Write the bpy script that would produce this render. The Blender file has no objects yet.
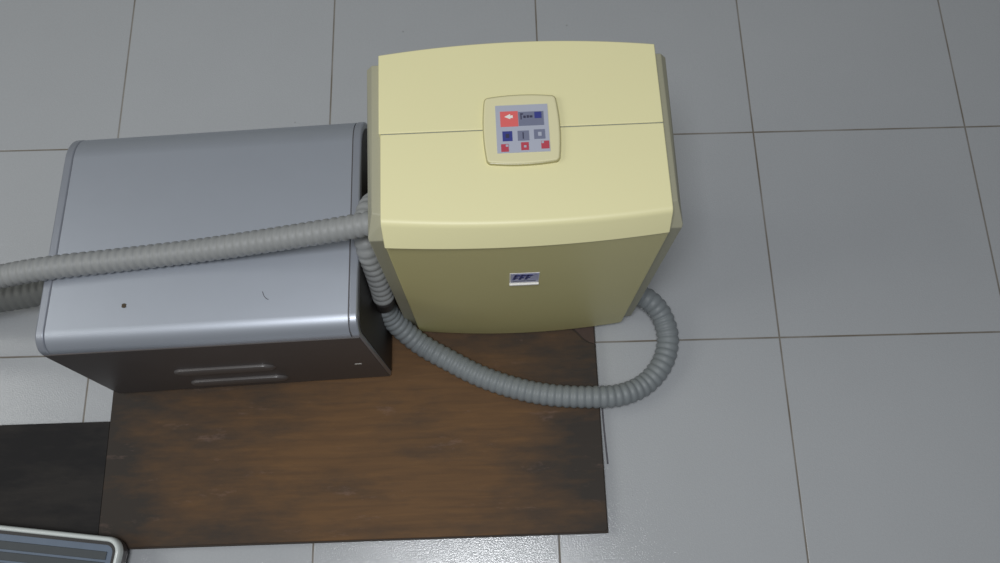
import bpy, bmesh, math, random
from mathutils import Vector, Matrix
random.seed(4)
SC = bpy.context.scene
COL = SC.collection

# ------------------------------------------------------------------ materials
def srgb(r, g, b):
    f = lambda c: c/12.92 if c <= 0.04045 else ((c+0.055)/1.055)**2.4
    return (f(r/255), f(g/255), f(b/255), 1)

def mat(name, col, rough=0.5, metal=0.0, var=0.06, scale=30, bump=0.0, bscale=200, spec=0.5, coat=0.0):
    m = bpy.data.materials.new(name); m.use_nodes = True
    nt = m.node_tree; N = nt.nodes; L = nt.links
    b = N['Principled BSDF']
    b.inputs['Roughness'].default_value = rough
    b.inputs['Metallic'].default_value = metal
    b.inputs['Specular IOR Level'].default_value = spec
    b.inputs['Coat Weight'].default_value = coat
    tc = N.new('ShaderNodeTexCoord')
    no = N.new('ShaderNodeTexNoise'); no.inputs['Scale'].default_value = scale
    no.inputs['Detail'].default_value = 4
    L.new(tc.outputs['Object'], no.inputs['Vector'])
    mx = N.new('ShaderNodeMix'); mx.data_type = 'RGBA'
    c = Vector(col[:3])
    mx.inputs['A'].default_value = (*(c*(1-var)), 1)
    mx.inputs['B'].default_value = (*(c*(1+var)), 1)
    L.new(no.outputs['Fac'], mx.inputs['Factor'])
    L.new(mx.outputs['Result'], b.inputs['Base Color'])
    if bump:
        n2 = N.new('ShaderNodeTexNoise'); n2.inputs['Scale'].default_value = bscale
        L.new(tc.outputs['Object'], n2.inputs['Vector'])
        bp = N.new('ShaderNodeBump'); bp.inputs['Strength'].default_value = bump
        bp.inputs['Distance'].default_value = 0.001
        L.new(n2.outputs['Fac'], bp.inputs['Height'])
        L.new(bp.outputs['Normal'], b.inputs['Normal'])
    return m

def floor_mat():
    m = bpy.data.materials.new('tile_floor'); m.use_nodes = True
    nt = m.node_tree; N = nt.nodes; L = nt.links; b = N['Principled BSDF']
    tc = N.new('ShaderNodeTexCoord'); sp = N.new('ShaderNodeSeparateXYZ')
    L.new(tc.outputs['Object'], sp.inputs[0])
    def math_(op, a, v=None, w=None):
        n = N.new('ShaderNodeMath'); n.operation = op
        for i, x in enumerate((a, v, w)):
            if x is None: continue
            if isinstance(x, (int, float)): n.inputs[i].default_value = x
            else: L.new(x, n.inputs[i])
        return n.outputs[0]
    T = 0.4
    ds = []; ids = []
    for ax, off in (('X', 0.4892), ('Y', 0.7881)):
        a = math_('SUBTRACT', sp.outputs[ax], off)
        a = math_('DIVIDE', a, T)
        fl = math_('FLOOR', math_('ADD', a, 0.0)); ids.append(fl)
        fr = math_('FRACT', math_('ADD', a, 0.5))
        d = math_('ABSOLUTE', math_('SUBTRACT', fr, 0.5))      # 0 on the joint
        ds.append(math_('MULTIPLY', d, T))
    d = math_('MINIMUM', ds[0], ds[1])
    nz = N.new('ShaderNodeTexNoise'); nz.inputs['Scale'].default_value = 9; nz.inputs['Detail'].default_value = 5
    L.new(tc.outputs['Object'], nz.inputs['Vector'])
    # joint mask
    mr = N.new('ShaderNodeMapRange'); mr.interpolation_type = 'SMOOTHSTEP'
    mr.inputs['From Min'].default_value = 0.0006; mr.inputs['From Max'].default_value = 0.0023
    mr.inputs['To Min'].default_value = 1; mr.inputs['To Max'].default_value = 0
    L.new(d, mr.inputs['Value'])
    # tile tone per tile
    cb = N.new('ShaderNodeCombineXYZ'); L.new(ids[0], cb.inputs[0]); L.new(ids[1], cb.inputs[1])
    wn = N.new('ShaderNodeTexWhiteNoise'); wn.noise_dimensions = '2D'; L.new(cb.outputs[0], wn.inputs['Vector'])
    fine = N.new('ShaderNodeTexNoise'); fine.inputs['Scale'].default_value = 260; fine.inputs['Detail'].default_value = 3
    L.new(tc.outputs['Object'], fine.inputs['Vector'])
    tone = math_('ADD', 0.93, math_('MULTIPLY', wn.outputs['Value'], 0.03))
    tone = math_('ADD', tone, math_('MULTIPLY', fine.outputs['Fac'], 0.10))
    tone = math_('ADD', tone, math_('MULTIPLY', nz.outputs['Fac'], 0.05))
    base = N.new('ShaderNodeMix'); base.data_type = 'RGBA'; base.blend_type = 'MULTIPLY'
    base.inputs['Factor'].default_value = 1
    base.inputs['A'].default_value = FLOOR_COL
    L.new(tone, base.inputs['B'])
    # sparse specks
    vo = N.new('ShaderNodeTexVoronoi'); vo.inputs['Scale'].default_value = 9
    L.new(tc.outputs['Object'], vo.inputs['Vector'])
    sk = N.new('ShaderNodeMapRange'); sk.inputs['From Min'].default_value = 0.012; sk.inputs['From Max'].default_value = 0.022
    sk.inputs['To Min'].default_value = 0.35; sk.inputs['To Max'].default_value = 0
    L.new(vo.outputs['Distance'], sk.inputs['Value'])
    m1 = N.new('ShaderNodeMix'); m1.data_type = 'RGBA'
    L.new(sk.outputs['Result'], m1.inputs['Factor']); L.new(base.outputs['Result'], m1.inputs['A'])
    m1.inputs['B'].default_value = srgb(90, 85, 75)
    gcol = N.new('ShaderNodeMix'); gcol.data_type = 'RGBA'
    gcol.inputs['A'].default_value = srgb(112, 103, 90); gcol.inputs['B'].default_value = srgb(146, 143, 138)
    gr = N.new('ShaderNodeMapRange'); gr.inputs['From Min'].default_value = 0.35; gr.inputs['From Max'].default_value = 0.65
    L.new(nz.outputs['Fac'], gr.inputs['Value']); L.new(gr.outputs['Result'], gcol.inputs['Factor'])
    m2 = N.new('ShaderNodeMix'); m2.data_type = 'RGBA'
    L.new(mr.outputs['Result'], m2.inputs['Factor']); L.new(m1.outputs['Result'], m2.inputs['A']); L.new(gcol.outputs['Result'], m2.inputs['B'])
    L.new(m2.outputs['Result'], b.inputs['Base Color'])
    rg = N.new('ShaderNodeMapRange'); rg.inputs['To Min'].default_value = 0.14; rg.inputs['To Max'].default_value = 0.8
    L.new(mr.outputs['Result'], rg.inputs['Value']); L.new(rg.outputs['Result'], b.inputs['Roughness'])
    b.inputs['Specular IOR Level'].default_value = 0.45
    bn = N.new('ShaderNodeTexNoise'); bn.inputs['Scale'].default_value = 430; bn.inputs['Detail'].default_value = 2
    L.new(tc.outputs['Object'], bn.inputs['Vector'])
    h = math_('SUBTRACT', math_('MULTIPLY', bn.outputs['Fac'], 0.55), math_('MULTIPLY', mr.outputs['Result'], 1.2))
    bp = N.new('ShaderNodeBump'); bp.inputs['Strength'].default_value = 0.42; bp.inputs['Distance'].default_value = 0.0012
    L.new(h, bp.inputs['Height']); L.new(bp.outputs['Normal'], b.inputs['Normal'])
    return m

def wood_mat(name, light, mid, dark, darklow, darkhigh, rough=0.55, left_dark=None, scuff=0.5):
    m = bpy.data.materials.new(name); m.use_nodes = True
    nt = m.node_tree; N = nt.nodes; L = nt.links; b = N['Principled BSDF']
    tc = N.new('ShaderNodeTexCoord')
    mp = N.new('ShaderNodeMapping'); mp.inputs['Scale'].default_value = (3.0, 34, 34)
    L.new(tc.outputs['Object'], mp.inputs[0])
    g = N.new('ShaderNodeTexNoise'); g.inputs['Scale'].default_value = 3; g.inputs['Detail'].default_value = 7; g.inputs['Distortion'].default_value = 0.5
    L.new(mp.outputs[0], g.inputs['Vector'])
    r = N.new('ShaderNodeValToRGB'); r.color_ramp.elements[0].position = 0.22; r.color_ramp.elements[0].color = mid
    r.color_ramp.elements[1].position = 0.80; r.color_ramp.elements[1].color = light
    L.new(g.outputs['Fac'], r.inputs[0])
    # dark water stains, elongated along the grain
    m2 = N.new('ShaderNodeMapping'); m2.inputs['Scale'].default_value = (3.4, 10, 10); m2.inputs['Location'].default_value = (1.35, 0.4, 0)
    L.new(tc.outputs['Object'], m2.inputs[0])
    s = N.new('ShaderNodeTexNoise'); s.inputs['Scale'].default_value = 1.5; s.inputs['Detail'].default_value = 6; s.inputs['Roughness'].default_value = 0.62
    L.new(m2.outputs[0], s.inputs['Vector'])
    fac = s.outputs['Fac']
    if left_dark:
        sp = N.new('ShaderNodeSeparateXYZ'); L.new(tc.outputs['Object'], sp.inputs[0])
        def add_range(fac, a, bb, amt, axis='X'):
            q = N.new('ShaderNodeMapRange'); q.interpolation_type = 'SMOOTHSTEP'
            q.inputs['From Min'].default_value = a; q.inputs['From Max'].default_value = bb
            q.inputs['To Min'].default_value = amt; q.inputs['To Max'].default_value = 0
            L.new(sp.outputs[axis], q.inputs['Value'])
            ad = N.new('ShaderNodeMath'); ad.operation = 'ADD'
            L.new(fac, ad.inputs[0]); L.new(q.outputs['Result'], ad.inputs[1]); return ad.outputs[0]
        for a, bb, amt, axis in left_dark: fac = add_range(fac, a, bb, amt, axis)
    q = N.new('ShaderNodeMapRange'); q.inputs['From Min'].default_value = darklow; q.inputs['From Max'].default_value = darkhigh
    L.new(fac, q.inputs['Value'])
    mx = N.new('ShaderNodeMix'); mx.data_type = 'RGBA'
    L.new(q.outputs['Result'], mx.inputs['Factor']); L.new(r.outputs['Color'], mx.inputs['A']); mx.inputs['B'].default_value = dark
    # pale scuffs
    m3 = N.new('ShaderNodeMapping'); m3.inputs['Scale'].default_value = (7, 22, 22); m3.inputs['Location'].default_value = (0.2, 0.1, 3)
    L.new(tc.outputs['Object'], m3.inputs[0])
    w = N.new('ShaderNodeTexNoise'); w.inputs['Scale'].default_value = 1.4; w.inputs['Detail'].default_value = 8; w.inputs['Roughness'].default_value = 0.7
    L.new(m3.outputs[0], w.inputs['Vector'])
    wq = N.new('ShaderNodeMapRange'); wq.inputs['From Min'].default_value = 0.60; wq.inputs['From Max'].default_value = 0.8
    wq.inputs['To Max'].default_value = scuff
    L.new(w.outputs['Fac'], wq.inputs['Value'])
    mx2 = N.new('ShaderNodeMix'); mx2.data_type = 'RGBA'
    L.new(wq.outputs['Result'], mx2.inputs['Factor']); L.new(mx.outputs['Result'], mx2.inputs['A']); mx2.inputs['B'].default_value = srgb(150, 122, 112)
    L.new(mx2.outputs['Result'], b.inputs['Base Color'])
    b.inputs['Roughness'].default_value = rough
    b.inputs['Specular IOR Level'].default_value = 0.22
    bp = N.new('ShaderNodeBump'); bp.inputs['Strength'].default_value = 0.25; bp.inputs['Distance'].default_value = 0.001
    L.new(g.outputs['Fac'], bp.inputs['Height']); L.new(bp.outputs['Normal'], b.inputs['Normal'])
    return m

FLOOR_COL = srgb(178, 181, 184)
M = dict(
    floor=floor_mat(),
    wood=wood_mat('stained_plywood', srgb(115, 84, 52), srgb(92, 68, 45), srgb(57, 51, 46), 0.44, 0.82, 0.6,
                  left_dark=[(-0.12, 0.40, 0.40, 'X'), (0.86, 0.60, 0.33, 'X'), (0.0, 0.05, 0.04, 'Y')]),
    plank=wood_mat('blackened_wood', srgb(50, 47, 45), srgb(41, 39, 38), srgb(33, 32, 33), 0.45, 0.6, 0.7, scuff=0.0),
    ply_edge=mat('plywood_edge', srgb(50, 40, 31), 0.7, var=0.2, scale=60),
    torn=mat('torn_plywood', srgb(74, 58, 50), 0.75, var=0.25, scale=50, bump=0.4, bscale=120),
    silver=mat('silver_paint', srgb(182, 188, 198), 0.42, 0.6, var=0.02, bump=0.05, bscale=900),
    silver_end=mat('silver_trim', srgb(170, 175, 185), 0.33, 0.55, var=0.02),
    black=mat('black_plastic', srgb(42, 40, 40), 0.5),
    darkgrey=mat('shade_and_tray_charcoal', srgb(82, 77, 76), 0.42, var=0.1, scale=14),  # silver front's shade put into the colour; plain dark grey on the tray
    vent=mat('vent_grey', srgb(96, 92, 91), 0.35, var=0.03),
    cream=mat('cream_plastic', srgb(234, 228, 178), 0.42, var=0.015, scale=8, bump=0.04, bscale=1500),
    cream_shaded=mat('cream_plastic_shaded', srgb(213, 205, 147), 0.45, var=0.02, scale=8, bump=0.04, bscale=1500),  # darker copy of the lid cream, shade put into the colour
    beige=mat('grey_beige_plastic', srgb(164, 162, 140), 0.5, var=0.02),
    bezel=mat('pale_cream_bezel', srgb(226, 220, 178), 0.22, var=0.01, coat=0.3),
    bezel_rim=mat('bezel_rim', srgb(176, 169, 122), 0.3, var=0.01),
    film=mat('pale_blue_film', srgb(176, 180, 194), 0.3, var=0.02),
    slate=mat('slate_print', srgb(120, 124, 146), 0.35, var=0.04, scale=300),
    navy=mat('navy_print', srgb(62, 68, 138), 0.35, var=0.04),
    ink=mat('dark_ink', srgb(62, 62, 84), 0.4, var=0.04),
    red=mat('red_print', srgb(226, 108, 106), 0.35, var=0.04),
    red_dark=mat('dark_red_print', srgb(186, 74, 88), 0.35, var=0.05),
    white=mat('white_print', srgb(236, 234, 228), 0.35, var=0.02),
    lilac=mat('lilac_print', srgb(184, 186, 216), 0.35, var=0.03),
    hose=mat('grey_hose', srgb(148, 150, 150), 0.5, var=0.04, scale=40),
    hose_mid=mat('slate_grey_hose', srgb(132, 138, 141), 0.5, var=0.04, scale=40),
    hose_dark=mat('dull_grey_hose', srgb(120, 122, 120), 0.55, var=0.05, scale=40),
    cuff=mat('black_rubber', srgb(46, 44, 44), 0.6),
    wire=mat('grey_wire', srgb(96, 94, 100), 0.5),
    rim=mat('white_enamel', srgb(214, 220, 218), 0.22, var=0.02),
    blue=mat('dusty_blue_rubber', srgb(96, 110, 128), 0.5, var=0.12, scale=60),
    rib=mat('dark_rib_rubber', srgb(62, 68, 72), 0.55, var=0.1, scale=60),
    chrome=mat('bright_metal', srgb(225, 226, 228), 0.2, 0.9, var=0.01),
    speck=mat('brown_speck', srgb(70, 58, 40), 0.7),
    hair=mat('dark_hair', srgb(60, 54, 56), 0.6),
    wall=mat('wall_paint', srgb(205, 206, 200), 0.8, var=0.02, scale=3),
    seam=mat('grey_seam', srgb(120, 124, 120), 0.6),
    tape=mat('pale_green_tie', srgb(120, 128, 122), 0.5),
)

# ------------------------------------------------------------------ helpers
def obj(name, bm, m, parent=None, smooth=False, bevel=0.0, seg=2, angle=35):
    bmesh.ops.recalc_face_normals(bm, faces=bm.faces[:])
    me = bpy.data.meshes.new(name); bm.to_mesh(me); bm.free()
    o = bpy.data.objects.new(name, me); COL.objects.link(o)
    for mm in (m if isinstance(m, (list, tuple)) else [m]): me.materials.append(mm)
    if smooth:
        for p in me.polygons: p.use_smooth = True
    if bevel:
        b = o.modifiers.new('bevel', 'BEVEL'); b.width = bevel; b.segments = seg
        b.limit_method = 'ANGLE'; b.angle_limit = math.radians(angle); b.harden_normals = False
    if parent: o.parent = parent
    return o

def smooth_by_angle(o, deg=35):
    o.data.set_sharp_from_angle(angle=math.radians(deg))
    for p in o.data.polygons: p.use_smooth = True
    return o

def thing(name, label, cat, loc, rz=0, group=None):
    o = bpy.data.objects.new(name, None); COL.objects.link(o)
    o.empty_display_size = 0.05
    o.location = loc; o.rotation_euler = (0, 0, rz)
    o['label'] = label; o['category'] = cat
    if group: o['group'] = group
    return o

def tag(o, label, cat, group=None):
    o['label'] = label; o['category'] = cat
    if group: o['group'] = group
    return o

def box_bm(x0, x1, y0, y1, z0, z1, bm=None):
    bm = bm or bmesh.new()
    v = [bm.verts.new((x, y, z)) for z in (z0, z1) for x, y in ((x0, y0), (x1, y0), (x1, y1), (x0, y1))]
    for f in ((0, 3, 2, 1), (4, 5, 6, 7), (0, 1, 5, 4), (1, 2, 6, 5), (2, 3, 7, 6), (3, 0, 4, 7)):
        bm.faces.new([v[i] for i in f])
    return bm

def prism_z(pts, z0, z1, bm=None):
    bm = bm or bmesh.new()
    a = [bm.verts.new((x, y, z0)) for x, y in pts]; b = [bm.verts.new((x, y, z1)) for x, y in pts]
    n = len(pts)
    bm.faces.new(a[::-1]); bm.faces.new(b)
    for i in range(n): bm.faces.new((a[i], a[(i+1) % n], b[(i+1) % n], b[i]))
    return bm

def loft(sections, bm=None, caps=True):
    """closed sections (lists of equal length) lofted into a solid"""
    bm = bm or bmesh.new()
    rings = [[bm.verts.new(p) for p in s] for s in sections]
    n = len(rings[0])
    for a, b in zip(rings, rings[1:]):
        for i in range(n): bm.faces.new((a[i], a[(i+1) % n], b[(i+1) % n], b[i]))
    if caps: bm.faces.new(rings[0][::-1]); bm.faces.new(rings[-1])
    return bm

def hull(pts):
    bm = bmesh.new()
    for p in pts: bm.verts.new(p)
    r = bmesh.ops.convex_hull(bm, input=bm.verts[:])
    bmesh.ops.delete(bm, geom=[g for g in r['geom_interior'] + r['geom_unused'] if isinstance(g, bmesh.types.BMVert)], context='VERTS')
    bmesh.ops.dissolve_limit(bm, angle_limit=0.01, verts=bm.verts[:], edges=bm.edges[:])
    return bm

def rrect(hx, hy, r, n=6, bow=0.0, cx=0, cy=0):
    pts = []
    for sx, sy, a0 in ((1, -1, -90), (1, 1, 0), (-1, 1, 90), (-1, -1, 180)):
        for k in range(n+1):
            a = math.radians(a0 + 90*k/n)
            pts.append((sx*(hx-r) + r*math.cos(a), sy*(hy-r) + r*math.sin(a)))
    if bow:
        # add mid points and push sides out
        out = []
        for i, p in enumerate(pts):
            q = pts[(i+1) % len(pts)]; out.append(p)
            L = math.hypot(q[0]-p[0], q[1]-p[1])
            if L > max(hx, hy)*0.5:
                for k in range(1, 10): out.append((p[0]+(q[0]-p[0])*k/10, p[1]+(q[1]-p[1])*k/10))
        pts = []
        for x, y in out:
            u, v = x/hx, y/hy
            pts.append((x*(1+bow*(1-v*v)), y*(1+bow*(1-u*u))))
    return [(x+cx, y+cy) for x, y in pts]

def catmull(pts, step=0.002):
    P = [Vector(p) for p in pts]
    P = [P[0]*2-P[1]] + P + [P[-1]*2-P[-2]]
    dense = []
    for i in range(1, len(P)-2):
        a, b, c, d = P[i-1:i+3]
        for k in range(60):
            t = k/60
            dense.append(0.5*((2*b) + (c-a)*t + (2*a-5*b+4*c-d)*t*t + (3*b-a-3*c+d)*t**3))
    dense.append(P[-2].copy())
    out = [dense[0]]; acc = 0
    for p, q in zip(dense, dense[1:]):
        L = (q-p).length
        if L == 0: continue
        s = step-acc
        while s <= L:
            out.append(p+(q-p)*(s/L)); s += step
        acc = L-(s-step)
    return out

def sweep(path, rad, nseg=20, bm=None):
    """tube along path; rad is a number or a function of arc length"""
    bm = bm or bmesh.new()
    rings = []; s = 0; up = Vector((0, 0, 1)); prev = None
    for i, p in enumerate(path):
        t = (path[min(i+1, len(path)-1)]-path[max(i-1, 0)]).normalized()
        if prev is None:
            n = up - t*up.dot(t)
            if n.length < 1e-3: n = Vector((1, 0, 0)) - t*t.x
        else:
            n = prev - t*prev.dot(t)
        n.normalize(); prev = n; bnm = t.cross(n)
        if i: s += (p-path[i-1]).length
        r = rad(s) if callable(rad) else rad
        rings.append([bm.verts.new(p + (n*math.cos(2*math.pi*k/nseg)+bnm*math.sin(2*math.pi*k/nseg))*r) for k in range(nseg)])
    for a, b in zip(rings, rings[1:]):
        for k in range(nseg): bm.faces.new((a[k], a[(k+1) % nseg], b[(k+1) % nseg], b[k]))
    bm.faces.new(rings[0][::-1]); bm.faces.new(rings[-1])
    return bm

PITCH = 0.0122
def hose(pts, label, r=0.019, m='hose', cuffs=(), pitch=PITCH, group=None):
    base = Vector(pts[0])
    root = thing('corrugated_hose', label, 'hose', base, 0, group)
    P = [Vector(p)-base for p in pts]
    path = catmull(P, pitch/6)
    def rad(s):
        c = 0.5+0.5*math.cos(2*math.pi*s/pitch)
        return r - 0.0021*(1-c)**2
    o = obj('hose_tube', sweep(path, rad, 24), M[m], root, smooth=True)
    for end in cuffs:
        seg = path[:18] if end == 0 else path[-18:]
        obj('cuff', sweep(seg, r+0.002, 24), M['cuff'], root, bevel=0.001)['label'] = 'black rubber cuff'
    return root

# ------------------------------------------------------------------ setting
fl = obj('floor', box_bm(-2.6, 2.6, -1.6, 3.2, -0.05, 0), M['floor'])
fl['kind'] = 'structure'
wb = obj('wall_back', box_bm(-2.6, 2.6, 3.2, 3.3, -0.05, 2.7), M['wall'])
wb['kind'] = 'structure'

# ------------------------------------------------------------------ plywood board
BZ = 0.018
b = thing('plywood_board', 'brown stained plywood sheet lying on the tiles under both machines', 'board', (-0.6555, 0.063, 0), 0.0075)
W_, D_ = 0.8225, 0.64
obj('core_ply', box_bm(0, W_+0.0015, -0.0025, D_, 0, BZ-0.0025), M['ply_edge'], b, bevel=0.0006)
# top veneer with the torn corner near the cream machine's right foot
out = [(0, 0), (W_-0.004, 0), (W_, 0.004), (W_, 0.312), (W_-0.010, 0.314), (W_-0.020, 0.320), (W_-0.034, 0.336), (W_-0.050, 0.352),
       (W_-0.066, 0.372), (W_-0.074, 0.400), (W_-0.08, D_), (0, D_)]
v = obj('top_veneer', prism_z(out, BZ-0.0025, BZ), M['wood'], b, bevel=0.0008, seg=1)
tb = prism_z([(W_-0.001, 0.3125), (W_-0.001, D_), (W_-0.078, D_), (W_-0.0735, 0.401), (W_-0.064, 0.3735), (W_-0.048, 0.3535), (W_-0.032, 0.3375), (W_-0.018, 0.3215), (W_-0.008, 0.315)], BZ-0.0025, BZ-0.0012)
t_ = obj('torn_corner', tb, M['torn'], b); t_['label'] = 'torn corner with the bare ply showing'

p = obj('dark_plank', box_bm(-0.62, 0, -0.13, 0.21, 0, BZ), M['plank'], bevel=0.0006)
p.location = (-0.6557, 0.058, 0)
p.rotation_euler = (0, 0, 0.0075)
tag(p, 'blackened wooden plank butted against the left end of the brown plywood', 'plank')

# thin wire by the board's right edge
wp = catmull([(0.1716, 0.292, 0.0032), (0.1722, 0.272, 0.0032), (0.1732, 0.2345, 0.003), (0.1760, 0.1745, 0.0022)], 0.006)
w0 = wp[0].copy()
wo = obj('wire', sweep([q-w0 for q in wp], 0.0014, 8), M['wire'], smooth=True); wo.location = w0
tag(wo, 'short thin grey wire on the floor along the plywood right edge', 'wire')

# ------------------------------------------------------------------ silver box
bx = thing('equipment_box', 'low wide silver metal box with rounded edges, left of the cream machine', 'box', (-0.4234, 0.5, BZ), 0)
hw, hd, hh, R = 0.2307, 0.1735, 0.2726, 0.028
# plan corners of the slightly tapered housing (front left, front right, back right, back left), foot and top
FOOT = [(-0.2235, -0.1850), (0.2390, -0.1670), (0.2375, 0.1910), (-0.2225, 0.1705)]
TOP = [(-0.2355, -0.1770), (0.2220, -0.1620), (0.2205, 0.1910), (-0.2265, 0.1710)]
def warp(bm):
    for v in bm.verts:
        u = (v.co.x+hw)/(2*hw); w = (v.co.y+hd)/(2*hd); t = min(max(v.co.z/hh, 0), 1.05)
        q = [Vector(a).lerp(Vector(b), t) for a, b in zip(FOOT, TOP)]
        p = q[0]*(1-u)*(1-w)+q[1]*u*(1-w)+q[2]*u*w+q[3]*(1-u)*w
        v.co.x, v.co.y = p.x, p.y
    return bm
def profile(dy=0.0, dz=0.0, zb=0.0, r=R, n=10):
    y0, y1, z1 = -hd-dy, hd+dy, hh+dz; rb = r*1.8
    pts = [(y0, zb)]
    for k in range(n+1):
        a = math.pi - math.pi/2*k/n
        pts.append((y0+r+r*math.cos(a), z1-r+r*math.sin(a)))
    for k in range(n+1):
        a = math.pi/2 - math.pi/2*k/n
        pts.append((y1-rb+rb*math.cos(a), z1-rb+rb*math.sin(a)))
    pts.append((y1, zb))
    return pts
def slab(x0, x1, pr, bm=None):
    return warp(loft([[(x0, y, z) for y, z in pr], [(x1, y, z) for y, z in pr]], bm))
foot = 0.006
pr = profile(zb=foot)
EC = 0.0125
o = smooth_by_angle(obj('cover', slab(-hw+EC+0.0012, hw-EC-0.0012, pr), M['silver'], bx), 40)
o = smooth_by_angle(obj('core', slab(-hw+0.004, hw-0.004, profile(-0.0015, -0.0015, foot+0.001)), M['vent'], bx), 40); o['label'] = 'dark inner shell showing in the seams'
for s in (-1, 1):
    x0, x1 = sorted((s*(hw-EC), s*hw))
    e = obj('end_trim', slab(x0, x1, profile(0.0004, 0.0004, foot)), M['silver_end'], bx, bevel=0.002); smooth_by_angle(e, 40)
    x0, x1 = sorted((s*hw, s*(hw+0.0012)))
    e = obj('side_panel', slab(x0, x1, profile(-0.007, -0.007, foot+0.004)), M['black'], bx); smooth_by_angle(e, 40); e['label'] = 'dark side panel'
# silver front, its shade painted dark, with two embossed louvres
fp = bmesh.new()
fo = [(-hw+0.001, -hd, foot), (hw-0.001, -hd, foot), (hw-0.001, -hd, hh-R-0.004), (-hw+0.001, -hd, hh-R-0.004)]
box_bm(-hw+0.002, hw-0.002, -hd-0.0016, -hd+0.002, foot+0.002, hh-R+0.001, fp)
fpo = obj('front_panel', warp(fp), M['darkgrey'], bx, bevel=0.001); fpo['label'] = 'silver front panel with its shade painted in'
def louvre(cx, cz, hl, hz):
    secs = []
    n = 10
    bm = bmesh.new()
    # half-pillow: rounded stadium outline, raised towards its top edge
    rows = []
    for lev, (k, dpt) in enumerate(((1.0, 0), (0.92, 0.0025), (0.78, 0.0045), (0.5, 0.0055))):
        h2 = hz*k; l2 = hl-hz+h2
        ring = []
        for q in range(32):
            a = 2*math.pi*q/32
            ex = (l2-h2) * (1 if math.cos(a) >= 0 else -1)
            ring.append(bm.verts.new((cx+ex+h2*math.cos(a), -hd-0.0012-dpt, cz+h2*math.sin(a)+0.002*lev)))
        rows.append(ring)
    for a, c in zip(rows, rows[1:]):
        for q in range(32): bm.faces.new((a[q], a[(q+1) % 32], c[(q+1) % 32], c[q]))
    bm.faces.new(rows[-1]); bm.faces.new(rows[0][::-1])
    return bm
for cx, cz in ((-0.011, 0.117), (-0.011, 0.046)):
    e = obj('louvre', warp(louvre(cx, cz, 0.080, 0.018)), M['vent'], fpo); smooth_by_angle(e, 50)
sc = obj('scuff_mark', warp(box_bm(0.190, 0.201, -hd-0.0019, -hd-0.001, 0.099, 0.103)), M['white'], fpo); sc['label'] = 'small pale chip in the paint'
for sx in (-1, 1):
    for sy in (-1, 1):
        q = [(sx*(hw-0.03)+0.014*math.cos(a*math.pi/8), sy*(hd-0.03)+0.014*math.sin(a*math.pi/8)) for a in range(16)]
        obj('rubber_foot', warp(prism_z(q, 0, foot+0.001)), M['cuff'], bx)
e = obj('edge_clip', warp(box_bm(hw+0.0005, hw+0.0035, -0.085, -0.077, 0.135, 0.185)), M['tape'], bx, bevel=0.0005); e['label'] = 'pale green clip on the dark end'
# speck on the cover
q = [(-0.1125+0.0030*math.cos(a*math.pi/6)*(1.3 if a % 3 else 0.9), -0.1150+0.0034*math.sin(a*math.pi/6)) for a in range(12)]
e = obj('dirt_speck', prism_z(q, hh-0.0002, hh+0.0008), M['speck'], bx); e['label'] = 'brown speck on the silver cover'

# ------------------------------------------------------------------ cream machine
mx = thing('cream_machine', 'cream plastic machine with a red and blue keypad on its lid, standing on the plywood', 'machine', (0.035, 0.5305, BZ), 0.0205)
Z = lambda z: z-BZ
def bowed(half, y0, bow, n=24):
    return [(half*(2*k/n-1), y0+bow*(1-(2*k/n-1)**2)) for k in range(n+1)]
ZT, ZL = Z(0.520), Z(0.489)
n = 24
# front lid
secs = []
for k in range(n+1):
    u = 2*k/n-1; c = 1-u*u
    yf = -0.118-0.0095*c; yl = -0.1378+0.0022*u-0.0085*c; hx = 0.1762
    fold = Vector((yf, ZT)); e1 = Vector((1, 0)); e2 = (Vector((yl, ZL))-fold).normalized()
    arc = [fold+e1*0.006*(1-t)**2+e2*0.006*t**2 for t in (0, 0.25, 0.5, 0.75, 1)]
    secs.append([(u*hx, -0.0006, ZT)]+[(u*hx, q.x, q.y) for q in arc]+[(u*(hx-0.001), yl, ZL), (u*(hx-0.001), yl+0.008, ZL-0.003), (u*(hx-0.001), yf+0.02, ZL+0.002), (u*hx, -0.0006, ZL+0.002)])
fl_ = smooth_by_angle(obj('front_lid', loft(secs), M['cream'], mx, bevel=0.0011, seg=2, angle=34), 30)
# rear lid
secs = []
for k in range(n+1):
    u = 2*k/n-1; c = 1-u*u
    yb = 0.1128+0.0120*c; hx = 0.1762 if u > 0 else 0.1782
    secs.append([(u*hx, 0.0006, ZT), (u*hx, 0.0006, ZL+0.002), (u*(hx-0.001), yb-0.006, ZL+0.002), (u*(hx-0.001), yb, ZL), (u*hx, yb, ZT)])
rl_ = smooth_by_angle(obj('rear_lid', loft(secs), M['cream'], mx, bevel=0.0011, seg=2, angle=34), 30)
obj('seam', box_bm(-0.1755, 0.1755, -0.0006, 0.0006, ZL+0.003, ZT-0.0012), M['seam'], mx)['label'] = 'grey seam between the lid halves'
# front panel (leans very slightly in at the foot)
def fpanel(z, inset=0.0):
    t = (z-0.024)/(0.48-0.024)
    yc = -0.1185 - 0.0145*t
    return yc+inset
secs = []
zs = [0.0245, 0.030, 0.1, 0.2, 0.3, 0.4, 0.4885]
bm = bmesh.new()
rings = []
for z in zs:
    hx = 0.1762 - 0.002*(0.48-z)/0.46
    if z < 0.026: hx -= 0.006
    f_ = [(x, fpanel(z)-0.0105*(1-(x/hx)**2), Z(z)) for x in [hx*(2*k/n-1) for k in range(n+1)]]
    bk = [(x, -0.095, Z(z)) for x in (hx, -hx)]
    rings.append(f_+bk)
obj('front_panel', loft(rings), M['cream_shaded'], mx, bevel=0.002, seg=2, angle=50)
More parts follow.
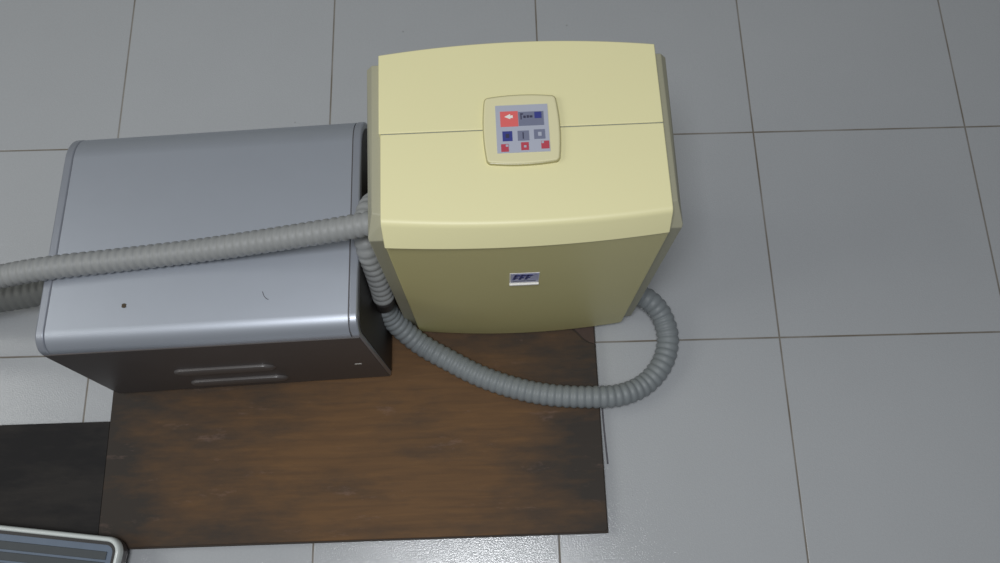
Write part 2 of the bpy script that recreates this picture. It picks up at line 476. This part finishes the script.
# rear panel
rings = []
for z in zs:
    hx = 0.1755
    f_ = [(x, 0.106+0.010*(1-(x/hx)**2), Z(z)) for x in [hx*(2*k/n-1) for k in range(n+1)]]
    rings.append([(x, y, zz) for x, y, zz in f_]+[(hx, 0.09, Z(z)), (-hx, 0.09, Z(z))])
obj('rear_panel', loft(rings), M['cream_shaded'], mx, bevel=0.002, angle=50)
# grey-beige side panels with chamfered shoulders
for s in (-1, 1):
    xi, xo = s*0.1685, (0.1936 if s > 0 else -0.1962)
    zt = Z(0.506); yf, yfb, yb = -0.1265, -0.109, 0.1075
    pts = [(xi, yf+0.022, zt), (xo-s*0.0075, yf+0.027, zt), (xi, yb, zt), (xo-s*0.0075, yb, zt),
           (xo, yf+0.003, zt-0.022), (xo, yb, zt-0.010), (xo-s*0.0008, yf, zt-0.025), (xi, yf, zt-0.025),
           (xi, yfb, Z(0.026)), (xo-s*0.001, yfb+0.002, Z(0.026)), (xi, yb, Z(0.026)), (xo-s*0.001, yb, Z(0.026))]
    obj('side_panel', hull(pts), M['beige'], mx, bevel=0.0012)['label'] = 'grey beige side panel'
obj('chassis', box_bm(-0.168, 0.168, -0.094, 0.089, Z(0.028), Z(0.490)), M['black'], mx)
for sx in (-1, 1):
    for y in (-0.075, 0.07):
        q = [(sx*0.085+0.013*math.cos(a*math.pi/8), y+0.013*math.sin(a*math.pi/8)) for a in range(16)]
        obj('rubber_foot', prism_z(q, 0.0, Z(0.029)), M['cuff'], mx)
# hose ports
def port(name, x0, x1, y, z, r):
    s = [[(x, y+r*math.cos(a*math.pi/12), z+r*math.sin(a*math.pi/12)) for a in range(24)] for x in (x0, x1)]
    obj(name, loft(s), M['cuff'], mx, bevel=0.001)
port('hose_port', -0.186, -0.1965, -0.063, Z(0.385), 0.0245)
port('hose_port', 0.186, 0.1965, -0.071, Z(0.050), 0.0225)

# control panel
cp = obj('control_panel', prism_z(rrect(0.0440, 0.0442, 0.0042, 6, 0.075, -0.0008, -0.0036), ZT-0.001, ZT+0.0062), M['bezel'], mx, bevel=0.0024, seg=3)
# raised rim around it
ro = rrect(0.0447, 0.0449, 0.0046, 6, 0.075, -0.0008, -0.0036); ri = rrect(0.0405, 0.0407, 0.0036, 6, 0.075, -0.0008, -0.0036)
def ring_bm(o_, i_, z0, z1):
    bm = bmesh.new(); k = len(o_)
    A = [[bm.verts.new((x, y, z)) for x, y in pp] for pp, z in ((o_, z0), (o_, z1), (i_, z1), (i_, z0))]
    for a_, b_ in zip(A, A[1:]+A[:1]):
        for i in range(k): bm.faces.new((a_[i], a_[(i+1) % k], b_[(i+1) % k], b_[i]))
    return bm
rim = obj('bezel_rim', ring_bm(ro, ri, ZT-0.0008, ZT+0.0052), M['bezel_rim'], cp, bevel=0.001)
zc = ZT+0.0062
def pbox(name, x0, x1, y0, y1, lev, m, lab=None):
    # sticker frame: x 0..295 right, y 0..270 down as read off the print
    S = 0.0625/285.0
    X = lambda x: -0.0318+(x-142)*S*0.99; Y = lambda y: 0.0286-(y-142)*S*1.10
    o = obj(name, box_bm(X(x0), X(x1), Y(y1), Y(y0), zc-0.0002, zc+0.0004*lev), M[m], cp)
    if lab: o['label'] = lab
    return o
pbox('display_film', 140, 440, 140, 412, 1, 'film', 'pale blue printed film')
pbox('dark_band', 270, 414, 182, 262, 2, 'slate', 'slate band beside the red key')
pbox('red_key', 166, 268, 176, 264, 2, 'red', 'large red key with a white arrow')
def tri(name, pts, lev, m, lab):
    S = 0.0625/285.0
    X = lambda x: -0.0318+(x-142)*S*0.99; Y = lambda y: 0.0286-(y-142)*S*1.10
    o = obj(name, prism_z([(X(x), Y(y)) for x, y in pts][::-1], zc-0.0001, zc+0.0004*lev), M[m], cp); o['label'] = lab
tri('arrow', [(190, 208), (224, 192), (224, 202), (238, 200), (238, 216), (224, 215), (224, 222)], 3, 'white', 'white arrow on the red key')
for x0, x1, y0, y1, m in ((282, 288, 190, 226, 'ink'), (288, 298, 192, 198, 'ink'), (298, 312, 205, 218, 'ink'), (318, 330, 203, 218, 'ink'), (334, 350, 205, 217, 'ink')):
    pbox('printed_mark', x0, x1, y0, y1, 3, m)
pbox('blue_key', 362, 402, 186, 222, 3, 'navy', 'small navy key')
pbox('square_key', 174, 230, 290, 346, 2, 'navy', 'navy square key')
pbox('square_key', 260, 325, 290, 346, 2, 'slate', 'slate square key, middle one')
pbox('square_key', 353, 416, 286, 340, 2, 'slate', 'slate square key on the right')
pbox('key_icon', 192, 212, 306, 328, 3, 'ink'); pbox('key_icon', 288, 294, 300, 336, 3, 'ink'); pbox('key_icon', 376, 396, 302, 324, 3, 'film')
for x0, x1, y0, y1 in ((163, 206, 362, 405), (276, 320, 356, 400), (390, 436, 352, 396)):
    pbox('indicator', x0, x1, y0, y1, 2, 'red_dark', 'red indicator mark')
for x0, y0 in ((190, 366), (292, 374), (392, 354)): pbox('indicator_icon', x0, x0+14, y0, y0+12, 3, 'film')

# name plate on the front panel
px, pz = -0.0012, Z(0.350)
yp = fpanel(0.3425)-0.0105
lean = math.atan((0.0145)/(0.456))
np_ = obj('name_plate', box_bm(-0.0205, 0.0205, -0.0004, 0.004, -0.025, 0.025), M['white'], mx, bevel=0.0006)
np_.location = (px, yp-0.0002, pz); np_.rotation_euler = (lean, 0, 0)
np_['label'] = 'small white name plate with slanted blue letters'
fld = obj('blue_field', box_bm(-0.0185, 0.0195, -0.0007, 0.001, -0.0165, 0.0240), M['lilac'], np_); fld['label'] = 'pale blue printed field'
obj('ledge', box_bm(-0.0205, 0.0205, -0.0030, 0, -0.0255, -0.0215), M['white'], np_, bevel=0.0004)['label'] = 'white lower ledge of the name plate'
def letter_f(x):
    bm = bmesh.new()
    for x0, x1, z0, z1 in ((0, 0.0036, 0, 0.022), (0, 0.0078, 0.0150, 0.022), (0, 0.0064, 0.0060, 0.0115)):
        f = lambda xx, zz: xx+x+zz*0.16
        for_pts = [(f(x0, z0), z0), (f(x1, z0), z0), (f(x1, z1), z1), (f(x0, z1), z1)]
        a = [bm.verts.new((q[0], -0.0011, q[1]-0.003)) for q in for_pts]; c = [bm.verts.new((q[0], 0.0, q[1]-0.003)) for q in for_pts]
        bm.faces.new(a); bm.faces.new(c[::-1])
        for i in range(4): bm.faces.new((a[i], c[i], c[(i+1) % 4], a[(i+1) % 4]))
    return bm
for x in (-0.0165, -0.0082, 0.0001): obj('letter', letter_f(x), M['navy'], np_)
bm = bmesh.new()
a = [bm.verts.new((x, -0.0011, z)) for x, z in ((0.0072, 0.009), (0.0165, 0.0215), (0.0188, 0.0225), (0.0105, 0.0155), (0.0072, 0.0115))]
c = [bm.verts.new((q.co.x, 0.0, q.co.z)) for q in a]
bm.faces.new(a); bm.faces.new(c[::-1])
for i in range(5): bm.faces.new((a[i], c[i], c[(i+1) % 5], a[(i+1) % 5]))
obj('swoosh', bm, M['slate'], np_)
obj('small_print', box_bm(-0.0165, 0.016, -0.0010, 0.0, -0.0115, -0.0070), M['slate'], np_)

# ------------------------------------------------------------------ hoses
hose([(-0.1625, 0.465, 0.384), (-0.180, 0.4645, 0.380), (-0.2152, 0.4627, 0.370), (-0.3177, 0.4600, 0.342), (-0.4239, 0.4565, 0.3180), (-0.5408, 0.4485, 0.3088),
      (-0.6271, 0.4410, 0.3078), (-0.700, 0.4345, 0.298), (-0.80, 0.428, 0.262), (-0.95, 0.41, 0.14), (-1.12, 0.40, 0.04), (-1.35, 0.40, 0.021), (-1.5, 0.41, 0.021)],
     'long grey corrugated hose lying across the top of the silver box', r=0.0175)
hose([(-0.656, 0.492, 0.105), (-0.70, 0.487, 0.103), (-0.7588, 0.474, 0.098), (-0.8276, 0.4645, 0.095), (-0.90, 0.462, 0.085), (-1.02, 0.47, 0.045), (-1.2, 0.50, 0.0235), (-1.5, 0.53, 0.0235)],
     'thicker grey corrugated hose leaving the silver box left end low down, below the long hose', r=0.0225, m='hose_dark', cuffs=(0,), pitch=0.0135)
gap_hose = hose([(-0.178, 0.565, 0.12), (-0.178, 0.560, 0.21), (-0.180, 0.544, 0.275), (-0.186, 0.518, 0.308), (-0.1905, 0.488, 0.316), (-0.188, 0.4612, 0.300), (-0.1822, 0.4425, 0.26), (-0.1788, 0.4300, 0.225), (-0.1775, 0.4190, 0.190)],
     'short grey hose squeezed down the gap between the silver box and the cream machine', r=0.0172)
jp = catmull([(-0.1775, 0.4195, 0.192), (-0.1785, 0.4215, 0.165), (-0.1825, 0.4270, 0.138), (-0.1885, 0.4310, 0.121)], 0.003)
g0 = Vector((-0.178, 0.565, 0.12))
obj('joiner', sweep([q-g0 for q in jp], 0.0165, 20), M['cuff'], gap_hose, smooth=True)['label'] = 'black rubber joiner at the lower end'
hose([(-0.1895, 0.432, 0.120), (-0.1745, 0.4135, 0.078), (-0.1348, 0.3831, 0.041), (-0.0841, 0.3524, 0.0385), (-0.0338, 0.3252, 0.0375), (0.0244, 0.3032, 0.0375), (0.0825, 0.2898, 0.0375), (0.149, 0.2847, 0.0365), (0.2001, 0.2881, 0.030),
      (0.2448, 0.3074, 0.0205), (0.2767, 0.3417, 0.0195), (0.2905, 0.3836, 0.0195), (0.2831, 0.4226, 0.026), (0.263, 0.4465, 0.040), (0.234, 0.4625, 0.050)],
     'grey corrugated hose looping over the plywood and floor to the cream machine right side', m='hose_mid', r=0.0190)

# ------------------------------------------------------------------ white-rimmed box, bottom left
tr = thing('ribbed_top_box', 'low white-rimmed box with blue ribbed top in the bottom left corner', 'box', (-0.7865, -0.0605, BZ), -0.125)
thx, thy = 0.172, 0.160
def ringz(hx, hy, r, z): return [(x, y, z) for x, y in rrect(hx, hy, r, 8)]
body = loft([ringz(thx-0.008, thy-0.008, 0.018, 0.001), ringz(thx-0.003, thy-0.003, 0.022, 0.006), ringz(thx-0.0015, thy-0.0015, 0.023, 0.036)])
obj('lower_tray', body, M['darkgrey'], tr, bevel=0.001)
bm = bmesh.new()
prof = [(0.0008, 0.030), (0.0008, 0.0395), (0.0025, 0.0436), (0.0052, 0.0450), (0.0076, 0.0440), (0.0086, 0.041), (0.0088, 0.034), (0.004, 0.030)]
rings = [[bm.verts.new((x, y, z)) for x, y in rrect(thx-d, thy-d, 0.024-d*0.9, 8)] for d, z in prof]
k = len(rings[0])
for a_, b_ in zip(rings, rings[1:]+rings[:1]):
    for i in range(k): bm.faces.new((a_[i], a_[(i+1) % k], b_[(i+1) % k], b_[i]))
smooth_by_angle(obj('rim', bm, M['rim'], tr), 60)['label'] = 'glossy white rim'
obj('gasket', ring_bm(rrect(thx-0.0084, thy-0.0084, 0.0155, 8), rrect(thx-0.0135, thy-0.0135, 0.012, 8), 0.033, 0.0405), M['black'], tr)['label'] = 'black gasket inside the rim'
mt = obj('mat', prism_z(rrect(thx-0.0135, thy-0.0135, 0.012, 8), 0.033, 0.0385), M['blue'], tr); mt['label'] = 'dusty blue rubber mat'
bm = bmesh.new()
y = thy-0.0135-0.0100
while y > -thy+0.03:
    box_bm(-thx+0.028, thx-0.0225, y-0.0125, y, 0.038, 0.0402, bm); y -= 0.0162
obj('ribs', bm, M['rib'], mt, bevel=0.0006)['label'] = 'dark raised ribs'

# ------------------------------------------------------------------ small hair on the silver cover
hp = catmull([(-0.3385, 0.4010, 0.2911), (-0.3360, 0.3945, 0.2911), (-0.3320, 0.3900, 0.2911), (-0.3275, 0.3880, 0.2911)], 0.002)
h0 = hp[0].copy()
h_ = obj('hair', sweep([q-h0 for q in hp], 0.0004, 6), M['hair'], smooth=True); h_.location = h0
tag(h_, 'short curved dark hair lying on the silver box cover', 'hair')

# ------------------------------------------------------------------ ceiling lamp (above the frame)
LX, LY, LZ = -0.13, -0.17, 2.5
ld = bpy.data.lights.new('lamp_light', 'AREA'); ld.shape = 'RECTANGLE'; ld.size = 0.62; ld.size_y = 0.46; ld.energy = 28
ld.color = (0.95, 0.97, 1.0)
lo = bpy.data.objects.new('lamp_light', ld); COL.objects.link(lo); lo.location = (LX, LY, LZ)

# added fill light from the left, lifts the left floor; no window there
wl = bpy.data.lights.new('left_fill_light', 'AREA'); wl.shape = 'RECTANGLE'; wl.size = 1.6; wl.size_y = 1.2; wl.energy = 19
wl.color = (1.0, 1.0, 0.95)
wo_ = bpy.data.objects.new('left_fill_light', wl); COL.objects.link(wo_)
wo_.location = (-2.4, 0.3, 2.0)
wo_.rotation_euler = (Vector((-0.5, 0.7, 0.0))-Vector(wo_.location)).to_track_quat('-Z', 'Y').to_euler()

w = bpy.data.worlds.new('world'); SC.world = w; w.use_nodes = True
bg = w.node_tree.nodes['Background']; bg.inputs[0].default_value = (0.95, 0.98, 1.0, 1); bg.inputs[1].default_value = 0.125

# ------------------------------------------------------------------ camera
cam = bpy.data.cameras.new('camera'); co = bpy.data.objects.new('camera', cam); COL.objects.link(co)
f, pitch, roll, yaw, h = 892.58, 0.322012, -0.017783, -0.0081186, 1.51112
cam.sensor_fit = 'HORIZONTAL'; cam.sensor_width = 36; cam.lens = f*36/1000
cam.clip_start = 0.02
co.matrix_world = Matrix.Translation((0, 0, h)) @ Matrix.Rotation(yaw, 4, 'Z') @ Matrix.Rotation(pitch, 4, 'X') @ Matrix.Rotation(roll, 4, 'Z')
SC.camera = co
SC.view_settings.view_transform = 'Standard'; SC.view_settings.look = 'None'
SC.view_settings.gamma = 1; SC.view_settings.use_curve_mapping = False
SC.view_settings.exposure = 0.0
